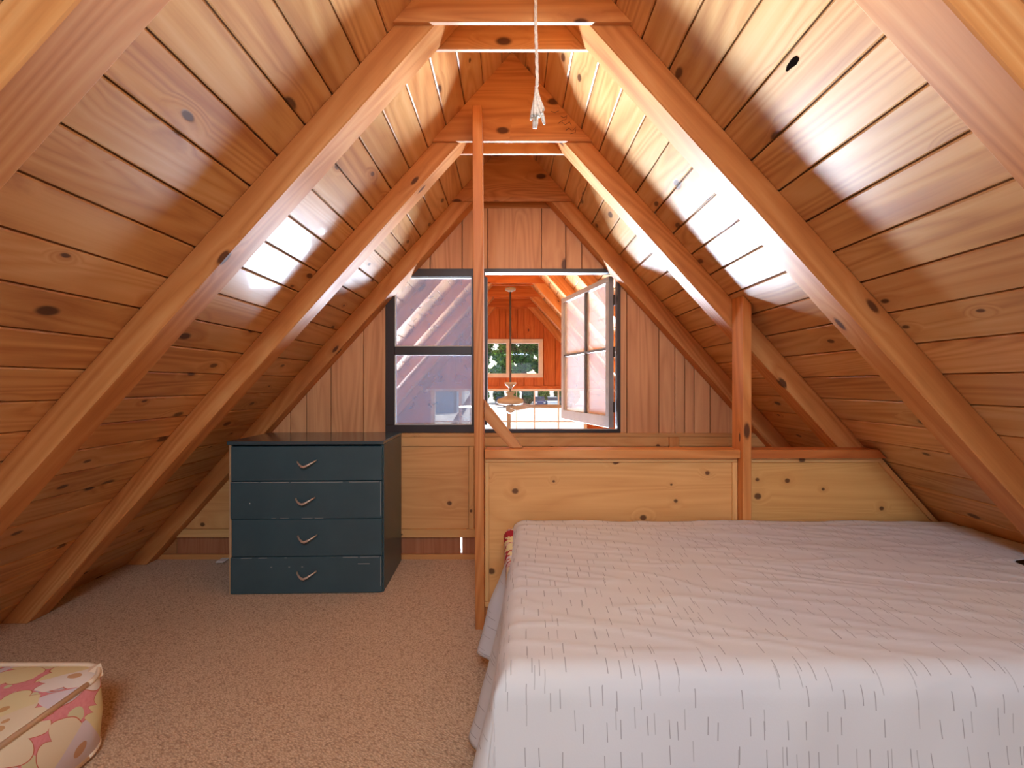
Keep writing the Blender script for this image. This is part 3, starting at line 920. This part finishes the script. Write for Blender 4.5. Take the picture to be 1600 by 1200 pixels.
for i, (ta, tb) in enumerate(rows):
    za, zb = (600 - tb) / FPX * DY0, (600 - ta) / FPX * DY0
    if i == 3: za = DZ0 + 0.004
    fx0 = DX0 + (0.013 if i in (1, 3) else 0.020 if i == 2 else 0.014)
    d = dbox('drawer', fx0, DX1 - 0.006, DY0 - wave[i], DY0 + 0.30, za, zb, M_TEAL, drs, bev=0.0025)
    WM[d.name] = d.matrix_basis.copy()
    hb = obj('handle', wing_handle(), M_BRASS, d, Matrix.Translation(((478 - 800) / FPX * DY0 + (0, -0.006, 0.003, 0.0)[i], DY0 - wave[i] - 0.0005, (za + zb) / 2 + (0.0, -0.002, -0.001, 0.004)[i])), smooth=True)
    # scuffed strips where the paint has gone
    yy0, yy1 = DY0 - wave[i] - 0.0009, DY0 - wave[i] - 0.0001
    if i == 1:
        for (u0, u1) in ((0.0, 0.13), (0.14, 0.27), (0.28, 0.52), (0.55, 0.69)):
            dbox('paint_chip', fx0 + u0, min(fx0 + u1, DX1 - 0.012), yy0, yy1, zb - 0.0045, zb - 0.002, M_CHIP, d, bev=0)
        dbox('paint_chip', DX1 - 0.0125, DX1 - 0.0100, yy0, yy1, za + 0.012, zb - 0.002, M_CHIP, d, bev=0)
        for (u0, u1) in ((0.19, 0.21), (0.23, 0.27), (0.33, 0.38), (0.39, 0.43)):
            dbox('paint_chip', fx0 + u0, fx0 + u1, yy0, yy1, za + 0.002, za + 0.0045, M_CHIP, d, bev=0)
        dbox('paint_chip', fx0 + 0.088, fx0 + 0.093, yy0, yy1, (za + zb) / 2 - 0.016, (za + zb) / 2 - 0.011, M_PAPER, d, bev=0)
    if i == 3:
        for (u0, u1) in ((0.05, 0.10), (0.13, 0.17), (0.25, 0.262), (0.52, 0.59), (0.60, 0.69)):
            dbox('paint_chip', fx0 + u0, min(fx0 + u1, DX1 - 0.012), yy0, yy1, zb - 0.0045, zb - 0.002, M_CHIP, d, bev=0)
        dbox('paint_chip', DX1 - 0.0125, DX1 - 0.0105, yy0, yy1, za + 0.03, zb - 0.002, M_CHIP, d, bev=0)
        dbox('paint_chip', fx0 + 0.59, fx0 + 0.645, yy0, yy1, zb - 0.036, zb - 0.033, M_CHIP, d, bev=0)
        for u in (0.185, 0.268, 0.328):
            dbox('paint_chip', fx0 + u, fx0 + u + 0.008, yy0, yy1, zb - 0.048, zb - 0.0445, M_CHIP, d, bev=0)
# turn the whole dresser a little, about its centre
cx, cy = (DX0 + DX1) / 2, (DY0 + DY1) / 2
Rz = Matrix.Translation((cx, cy, 0)) @ Matrix.Rotation(math.radians(1.6), 4, 'Z') @ Matrix.Translation((-cx, -cy, 0))
drs.matrix_basis = Rz

# small white card on the carpet by the dresser
box('card', px(340, 2.5), px(352, 2.5), 2.48, 2.54, FL + 0.010, FL + 0.016, M_PAPER, None, label='small white card lying on the carpet behind the dresser', cat='card')

# ================================================================== BED
bed = empty('bed', (0.78, 1.3, FL), label='low twin bed under a pale sheet in front of the half wall', cat='bed')
def cushion(name, x0, x1, y0, y1, z0, z1, r, mat, parent, puff=0.0, **kw):
    bm = bmesh.new()
    bmesh.ops.create_cube(bm, size=1.0)
    bmesh.ops.subdivide_edges(bm, edges=list(bm.edges), cuts=14, use_grid_fill=True)
    cx, cy, cz = (x0 + x1) / 2, (y0 + y1) / 2, (z0 + z1) / 2
    hx_, hy_, hz_ = (x1 - x0) / 2, (y1 - y0) / 2, (z1 - z0) / 2
    for v in bm.verts:
        p = Vector((v.co.x * 2 * hx_, v.co.y * 2 * hy_, v.co.z * 2 * hz_))
        q = Vector((max(-hx_ + r, min(hx_ - r, p.x)), max(-hy_ + r, min(hy_ - r, p.y)), max(-hz_ + r * 0.6, min(hz_ - r * 0.6, p.z))))
        dlt = p - q
        if dlt.length > 1e-6:
            dl = Vector((dlt.x / r, dlt.y / r, dlt.z / (r * 0.6)))
            dl = dl.normalized() if dl.length > 1 else dl
            p = q + Vector((dl.x * r, dl.y * r, dl.z * r * 0.6))
        if puff:
            p.z += puff * (1 - abs(v.co.x * 2) ** 2.5) * (1 - abs(v.co.y * 2) ** 2.5) * (1 if v.co.z > 0 else 0)
        v.co = p + Vector((cx, cy, cz))
    return obj(name, bm, mat, parent, smooth=True, **kw)
BZ = -0.530
cushion('box_spring', 0.0, 1.50, 0.88, 1.76, FL + 0.012, -0.765, 0.03, M_CRIMSON, bed)
cushion('mattress', -0.006, 1.54, 0.862, 1.768, -0.762, BZ - 0.012, 0.05, M_CRIMSON, bed)
for v in bpy.data.objects['mattress'].data.vertices:
    if v.co.x < 0.3: v.co.x += 0.012 - 0.040 * (v.co.y - 0.862) / 0.9

def make_sheet():
    bm = bmesh.new()
    uvl = bm.loops.layers.uv.new('cloth')
    Y0, Y1 = 0.830, 1.771
    r = 0.045
    NS, NT = 190, 150
    s0, s1 = -0.46, 1.735
    t0, t1 = -0.40, Y1 - Y0 + 0.0
    def fold(u):
        lim = r - math.pi * r / 2
        if u >= r: return u, 0.0
        if u > lim:
            th = (r - u) / r
            return r - r * math.sin(th), r * (1 - math.cos(th))
        return 0.0, r + (lim - u)
    verts = {}
    uvs = {}
    for i in range(NS + 1):
        for j in range(NT + 1):
            t = t0 + (t1 - t0) * j / NT
            py, dy = fold(t)
            y = Y0 + py
            fy = max(0.0, min(1.0, (y - Y0) / (Y1 - Y0)))
            # hem of the side drape climbs towards the head end
            hang = -0.42 + 0.12 * fy if fy < 0.70 else -0.336 + (fy - 0.70) * 1.15
            hang = min(hang + 0.015 * math.sin(t * 23) , 0.0 if fy > 0.9 else -0.02)
            a = i / NS
            # x edge against the roof, kept clear of the rafters
            xe = s1
            for yr in YR[:2]:
                dd = max(0.0, 1 - abs(y - (yr + 0.045)) / 0.12)
                xe = min(xe, s1 - 0.20 * min(1.0, dd * 1.8))
            if dy > 0.02: xe = min(xe, s1 - 0.04)
            s = hang + (xe - 0.03 - hang) * a
            pxx, dx = fold(s)
            X0 = -0.030 + 0.032 * fy
            drop = (dx ** 4 + dy ** 4) ** 0.25
            drop = min(drop, 0.443)
            x = X0 + pxx
            # flare and folds in the drapes
            fl = max(0.0, dx - 0.03)
            x -= fl * (0.10 + 0.10 * math.sin(t * 19 + 1.3) + 0.06 * math.sin(t * 41))
            if 0.6 < fy < 0.9 and dx > 0.03: x -= 0.03 * math.sin((fy - 0.6) / 0.3 * math.pi) * min(1, fl * 6)
            gl = max(0.0, dy - 0.03)
            y2_ = y - gl * (0.09 + 0.03 * math.sin(s * 9) + 0.025 * math.sin(s * 23 + 2))
            z = BZ - drop
            if drop < 0.02:
                n = noise.noise(Vector((x * 2.2, y * 3.0, 0.3)))
                n2 = noise.noise(Vector((x * 5 + y * 3, y * 14 - x * 4, 1.7)))
                n3 = 1 - abs(noise.noise(Vector((x * 3.0, y * 16 + x * 5, 5.1)))) * 2
                z += 0.008 * n + 0.0008 * n2 + 0.0035 * max(0, n3) ** 5
                if fy > 0.93: z += -0.006
            else:
                x += 0.004 * noise.noise(Vector((s * 14, t * 9, 3.3)))
                y2_ += 0.005 * noise.noise(Vector((s * 11, t * 7, 8.3))) if dy > 0 else 0
            # never through the roof boards
            zr = roofz(x) - 0.006
            if z > zr: z = zr
            z = max(z, FL + 0.006)
            v = bm.verts.new((x, y2_, z))
            verts[i, j] = v
            uvs[v] = (s, t)
    for i in range(NS):
        for j in range(NT):
            f = bm.faces.new((verts[i, j], verts[i + 1, j], verts[i + 1, j + 1], verts[i, j + 1]))
            f.smooth = True
            for lp in f.loops:
                lp[uvl].uv = uvs[lp.vert]
    return bm
sh = obj('bed_sheet', make_sheet(), M_SHEET, None, smooth=True, label='pale grey sheet with short dark dashes draped over the low bed', cat='sheet')
sol = sh.modifiers.new('thick', 'SOLIDIFY'); sol.thickness = 0.002; sol.offset = 1

# floral mattress at the lower corner
mat2 = empty('floral_mattress', (-1.5, 0.8, FL), label='pink floral mattress with cream piping lying on the carpet', cat='mattress')
MX1, MY1, MZ1 = -1.095, 1.262, -0.775
def plan_loop(grow, z, rr_=0.085, n=8):
    x0, x1, y0_, y1_ = -1.72 - grow, MX1 + grow, 0.30 - grow, MY1 + grow
    q = max(0.01, rr_ + grow)
    out = []
    for (cx_, cy_, a0) in ((x1 - q, y1_ - q, 0), (x0 + q, y1_ - q, 90), (x0 + q, y0_ + q, 180), (x1 - q, y0_ + q, 270)):
        for k in range(n + 1):
            an = math.radians(a0 + 90 * k / n)
            out.append(Vector((cx_ + q * math.cos(an), cy_ + q * math.sin(an), z)))
    return out
bm = bmesh.new()
lay = [(-0.012, FL + 0.012), (0.0, FL + 0.022), (0.006, (FL + MZ1) / 2), (0.0, MZ1 - 0.012), (-0.006, MZ1 - 0.004), (-0.016, MZ1), (-0.06, MZ1 + 0.008), (-0.14, MZ1 + 0.010)]
rings = [[bm.verts.new(p) for p in plan_loop(g_, z_)] for g_, z_ in lay]
for a_, b_ in zip(rings, rings[1:]):
    for k in range(len(a_)):
        bm.faces.new((a_[k], a_[(k + 1) % len(a_)], b_[(k + 1) % len(a_)], b_[k]))
bm.faces.new(rings[0][::-1]); bm.faces.new(rings[-1])
bmesh.ops.recalc_face_normals(bm, faces=list(bm.faces))
obj('ticking', bm, M_FLORAL, mat2, smooth=True)
def piping(z, grow):
    bm = bmesh.new()
    pts = plan_loop(grow, z)
    pts.append(pts[0].copy())
    tube(bm, pts, 0.0065, 8)
    return bm
obj('piping', piping(MZ1 - 0.002, -0.003), M_PIPING, mat2, smooth=True)
obj('piping', piping(FL + 0.018, -0.003), M_PIPING, mat2, smooth=True)
# torn corner flap of the binding
bm = bmesh.new()
fl_pts = [(MX1 - 0.05, MY1 + 0.002, MZ1 - 0.006), (MX1 - 0.012, MY1 + 0.012, MZ1 + 0.006), (MX1 + 0.016, MY1 - 0.012, MZ1 - 0.008), (MX1 + 0.006, MY1 - 0.05, MZ1 - 0.018), (MX1 - 0.02, MY1 - 0.02, MZ1 - 0.001)]
fl_pts = [(p[0] - 0.024, p[1] - 0.022, p[2] + 0.002) for p in fl_pts]
vs = [bm.verts.new(p) for p in fl_pts] + [bm.verts.new((p[0], p[1], p[2] - 0.004)) for p in fl_pts]
bm.faces.new(vs[:5]); bm.faces.new(vs[5:][::-1])
for k in range(5): bm.faces.new((vs[k], vs[5 + k], vs[5 + (k + 1) % 5], vs[(k + 1) % 5]))
bmesh.ops.recalc_face_normals(bm, faces=list(bm.faces))
obj('corner_flap', bm, M_PIPING, mat2)

# ================================================================== ROPE
rp = empty('rope', (0.064, 1.20, 1.2), label='frayed white cotton rope hanging from the ridge', cat='rope')
ry = 1.20
rx = (838 - 800) / FPX * ry
bm = bmesh.new()
strand = []
for s_ in range(3):
    pts = []
    for k in range(90):
        z = 1.275 - k * 0.0055
        an = k * 0.42 + s_ * 2.094
        pts.append((rx + 0.0022 * math.cos(an) + 0.002 * math.sin(k * 0.09), ry + 0.0022 * math.sin(an), z))
    tube(bm, pts, 0.0027, 6)
obj('cord', bm, M_ROPE, rp, smooth=True)
r2 = random.Random(5)
for k in range(16):
    bm = bmesh.new()
    an = k * 2.399
    rad = 0.019 * math.sqrt((k + 0.5) / 16)
    zb = 0.690 + r2.uniform(-0.012, 0.03)
    z0_ = 0.785
    pts = []
    for q in range(9):
        f = q / 8
        w = rad * (f ** 1.4) + 0.0015
        pts.append((rx + w * math.cos(an + f * 0.6) + 0.004 * f, ry + w * math.sin(an + f * 0.6), z0_ + (zb - z0_) * f))
    tube(bm, pts, [0.0026 + 0.0030 * (q / 8) for q in range(8)] + [0.0028], 6)
    obj('strand', bm, M_ROPE, rp, smooth=True)
bm = bmesh.new(); tube(bm, [(rx, 1.244, 1.265), (rx, 1.215, 1.262), (rx, 1.20, 1.268), (rx, 1.195, 1.280)], 0.003)
obj('hook', bm, M_ROD, rp)

# ================================================================== CEILING FAN (living room)
FY = 4.50
fxp = (797.5 - 800) / FPX * FY
fan = empty('ceiling_fan', (fxp, FY, 0.94), label='cream ceiling fan on a long dark rod in the living room', cat='ceiling fan')
def fz(v): return (600 - v) / FPX * FY
def at(bm, name, mat, par, rot=0.0, **kw):
    return obj(name, bm, mat, par, Matrix.Translation((fxp, FY, 0)) @ Matrix.Rotation(rot, 4, 'Z'), **kw)
bm = bmesh.new(); tube(bm, [(0, 0, 0.945), (0, 0, fz(612))], 0.010, 10)
at(bm, 'rod', M_ROD, fan)
at(lathe([(0.028, 0.955), (0.055, 0.945), (0.05, 0.925), (0.012, 0.91)]), 'ceiling_canopy', M_FAN, fan, smooth=True)
at(lathe([(0.055, fz(597)), (0.058, fz(599)), (0.045, fz(602)), (0.022, fz(605)), (0.016, fz(607.5))]), 'cup', M_FAN, fan, smooth=True)
at(lathe([(0.052, fz(612)), (0.050, fz(613)), (0.026, fz(617.5)), (0.03, fz(618))]), 'upper_cone', M_FAN, fan, smooth=True)
at(lathe([(0.03, fz(617.8)), (0.08, fz(621)), (0.122, fz(623.5)), (0.130, fz(625)), (0.130, fz(629)), (0.118, fz(631.5)), (0.05, fz(632.5))], 32), 'motor_housing', M_FAN, fan, smooth=True)
at(lathe([(0.045, fz(632.6)), (0.048, fz(634)), (0.046, fz(642)), (0.030, fz(645)), (0.01, fz(646))]), 'switch_housing', M_FAN, fan, smooth=True)
zbld = fz(634.5)
for k, dg in enumerate((-4, 68, 140, 186, 284, 20)[:5]):
    bm = bmesh.new()
    prof = [(0.13, 0.030), (0.18, 0.046), (0.30, 0.056), (0.44, 0.060), (0.49, 0.050), (0.505, 0.020)]
    lo, hi = [], []
    outl = [(r_, w_) for r_, w_ in prof] + [(r_, -w_) for r_, w_ in prof[::-1]]
    lo = [bm.verts.new((r_, w_, zbld - 0.003 + w_ * 0.20)) for r_, w_ in outl]
    hi = [bm.verts.new((r_, w_, zbld + 0.003 + w_ * 0.20)) for r_, w_ in outl]
    bm.faces.new(lo[::-1]); bm.faces.new(hi)
    for q in range(len(outl)):
        bm.faces.new((lo[q], lo[(q + 1) % len(outl)], hi[(q + 1) % len(outl)], hi[q]))
    addbox(bm, 0.04, 0.16, -0.012, 0.012, zbld + 0.000, zbld + 0.006)
    at(bm, 'blade', M_FAN, fan, math.radians(dg))
# cream post in the living room below the fan
yp = 5.5
box('porch_post', (792 - 800) / FPX * yp, (798 - 800) / FPX * yp, yp, yp + 0.05, GREATF, (600 - 640) / FPX * yp, M_FAN, None, 'z', label='slim cream post standing in front of the far glazing', cat='post')
bar('timber_brace', ((744 - 800) / FPX * (YF + 0.25), (YF + 0.25), (600 - 608) / FPX * (YF + 0.25)), ((706 - 800) / FPX * (YF + 0.25), (YF + 0.25), (600 - 668) / FPX * (YF + 0.25)), 0.06, 0.07, (0, 1, 0), M_GREY, None,
    label='weathered diagonal timber outside the far glazing', cat='timber')

# ================================================================== OUTSIDE
bm = bmesh.new()
addbox(bm, -150, 150, YF + 0.3, 220, GREATF - 0.5, GREATF - 0.02)
obj('ground', bm, M_GRAVEL, kind='structure')
# shed
sh_y = 54
shd = empty('shed', (-8, sh_y, GREATF), label='blue-grey shed standing at the edge of the gravel yard', cat='shed')
bm = bmesh.new(); addbox(bm, -14.0, -6.6, sh_y, sh_y + 4, GREATF - 0.02, 0.0)
obj('wall', bm, M_SHED, shd)
bm = bm_poly([(-14.4, 0.0), (-6.2, 0.0), (-10.3, 1.8)], sh_y - 0.3, sh_y + 4.3, lambda a_, b_, d_: Vector((a_, d_, b_)))
obj('roof', bm, M_GREY, shd)
box('corner_post', -6.9, -6.55, sh_y - 0.1, sh_y - 0.01, GREATF, 0.0, M_FRAME, shd, 'z')
box('corner_post', -6.0, -5.6, sh_y - 0.1, sh_y + 0.2, GREATF, 0.6, M_WHITE, shd, 'z')
# trees
def tree_thing(x, y, h, rad, seed, mat, label):
    r = random.Random(seed)
    root = empty('tree', (x, y, GREATF), label=label, cat='tree', group='trees beyond the gravel yard')
    bm = bmesh.new()
    tube(bm, [(x, y, GREATF - 0.05), (x + 0.1, y, GREATF + h * 0.3), (x - 0.15, y, GREATF + h * 0.75)], [h * 0.03, h * 0.022, h * 0.008], 8)
    for q in range(5):
        an = q * 1.3 + seed
        b0 = Vector((x, y, GREATF + h * (0.25 + 0.09 * q)))
        tube(bm, [b0, b0 + Vector((math.cos(an) * rad * 0.4, math.sin(an) * rad * 0.4, h * 0.10)), b0 + Vector((math.cos(an) * rad * 0.75, math.sin(an) * rad * 0.75, h * 0.17))], [h * 0.012, h * 0.008, h * 0.004], 6)
    obj('trunk', bm, M_BARK, root)
    bm = bmesh.new()
    clumps = []
    for q in range(38):
        u = Vector((r.gauss(0, 1), r.gauss(0, 1), r.gauss(0, 1))).normalized() * (r.random() ** 0.4)
        clumps.append((Vector((x + u.x * rad * 0.75, y + u.y * rad * 0.75, GREATF + h * 0.54 + u.z * h * 0.40)), rad * r.uniform(0.25, 0.42)))
    for c_, cr in clumps:
        for q in range(150):
            d_ = Vector((r.gauss(0, 1), r.gauss(0, 1), r.gauss(0, 1))).normalized()
            p_ = c_ + d_ * cr * r.uniform(0.65, 1.05)
            e1 = Vector((r.gauss(0, 1), r.gauss(0, 1), r.gauss(0, 1))).normalized()
            e2 = e1.cross(d_).normalized()
            sz = r.uniform(0.24, 0.42)
            bm.faces.new([bm.verts.new(p_ + e1 * sz), bm.verts.new(p_ + e2 * sz * 0.55), bm.verts.new(p_ - e1 * sz), bm.verts.new(p_ - e2 * sz * 0.55)])
    obj('foliage', bm, mat, root, kind='stuff')
    return root
tl = ['leafy tree at the shed end of the tree line', 'leafy tree second along from the shed', 'broad leafy tree in line with the window mullion', 'bright leafy tree behind the fan rod',
      'tall dark tree behind the parked cars', 'dark tree behind the white car', 'rounded tree past the green car', 'last leafy tree at the far end of the tree line']
for k, lb in enumerate(tl):
    tree_thing(-13.5 + 3.9 * k, 78 + 1.0 * (k % 2), 13.5 + 1.6 * ((k * 5) % 3), 1.95, 11 + k, M_LEAF if k % 2 else M_LEAF2, lb)
for k in range(5):
    xk = -12 + 5.8 * k
    tree_thing(xk, 87, 19, 2.85, 40 + k, M_LEAF2, 'tall tree in the back row, ' + ('over the shed', 'above the dark grey car', 'above the gap between the cars', 'above the white car', 'above the green car')[k])
# understorey shrubs between the cars and the trees
for k in range(7):
    r = random.Random(70 + k)
    sx_, sy_ = -4.6 + 2.45 * k, 73.5
    root = empty('shrub', (sx_, sy_, GREATF), label='green shrub ' + ('nearest the shed', 'beside the lone dark car', 'behind the fan rod', 'just before the blue car', 'behind the blue car', 'behind the white car', 'behind the dark green car')[k], cat='shrub', group='shrubs under the trees')
    bm = bmesh.new()
    for q in range(5):
        an = q * 1.26
        tube(bm, [(sx_, sy_, GREATF - 0.03), (sx_ + 0.5 * math.cos(an), sy_ + 0.5 * math.sin(an), GREATF + 1.3)], [0.05, 0.02], 5)
    obj('stem', bm, M_BARK, root)
    bm = bmesh.new()
    for q in range(1500):
        d_ = Vector((r.gauss(0, 1), r.gauss(0, 1), r.gauss(0, 1))).normalized()
        p_ = Vector((sx_ + d_.x * 0.95 * r.uniform(0.6, 1), sy_ + d_.y * 1.1 * r.uniform(0.6, 1), GREATF + 1.65 + d_.z * 1.5 * r.uniform(0.6, 1)))
        e1 = Vector((r.gauss(0, 1), r.gauss(0, 1), r.gauss(0, 1))).normalized()
        e2 = e1.cross(d_).normalized()
        sz = r.uniform(0.12, 0.24)
        bm.faces.new([bm.verts.new(p_ + e1 * sz), bm.verts.new(p_ + e2 * sz * 0.55), bm.verts.new(p_ - e1 * sz), bm.verts.new(p_ - e2 * sz * 0.55)])
    obj('foliage', bm, M_LEAF2 if k % 2 else M_LEAF, root, kind='stuff')
# parked cars
def car(x, y, col, label):
    root = empty('car', (x, y, GREATF), label=label, cat='car', group='cars parked at the tree line')
    paint = plain('car_paint_' + str(len(bpy.data.materials)), col, 0.25, 0.6)
    g = GREATF - 0.02
    w = 0.86
    bm = bm_poly([(-2.1, 0.28), (2.1, 0.28), (2.15, 0.62), (1.95, 0.86), (1.0, 0.95), (-2.0, 0.98), (-2.15, 0.7)], x - w, x + w, lambda a_, b_, d_: Vector((d_, y + 2 - a_, g + b_)))
    bevel(bm, 0.05, 2)
    obj('body', bm, paint, root)
    bm = bm_poly([(-1.8, 0.96), (1.0, 0.96), (0.35, 1.45), (-1.2, 1.48)], x - w * 0.86, x + w * 0.86, lambda a_, b_, d_: Vector((d_, y + 2 - a_, g + b_)))
    bevel(bm, 0.04, 1)
    obj('cabin_glass', bm, M_CARGLASS, root)
    bm = bmesh.new(); addbox(bm, x - w * 0.80, x + w * 0.80, y + 1.7, y + 3.1, g + 1.46, g + 1.52)
    obj('roof_panel', bm, paint, root)
    for sx in (-1, 1):
        for yy in (0.75, 3.3):
            bm = bmesh.new(); tube(bm, [(x + sx * (w - 0.2), y + yy, g + 0.33), (x + sx * (w + 0.01), y + yy, g + 0.33)], 0.33, 16)
            obj('wheel', bm, M_TYRE, root)
        bm = bmesh.new(); addbox(bm, x + sx * 0.62 - 0.14, x + sx * 0.62 + 0.14, y - 0.14, y - 0.10, g + 0.62, g + 0.76)
        obj('headlamp', bm, M_WHITE, root)
    return root
car(-1.6, 66.5, lin(70, 84, 96), 'dark grey-blue car parked alone on the gravel yard')
car(4.1, 66, lin(38, 52, 96), 'dark blue car parked first in the row')
car(6.0, 66, lin(220, 225, 222), 'white car parked beside the dark blue car')
car(7.9, 66, lin(40, 66, 56), 'dark green car parked beyond the white car')
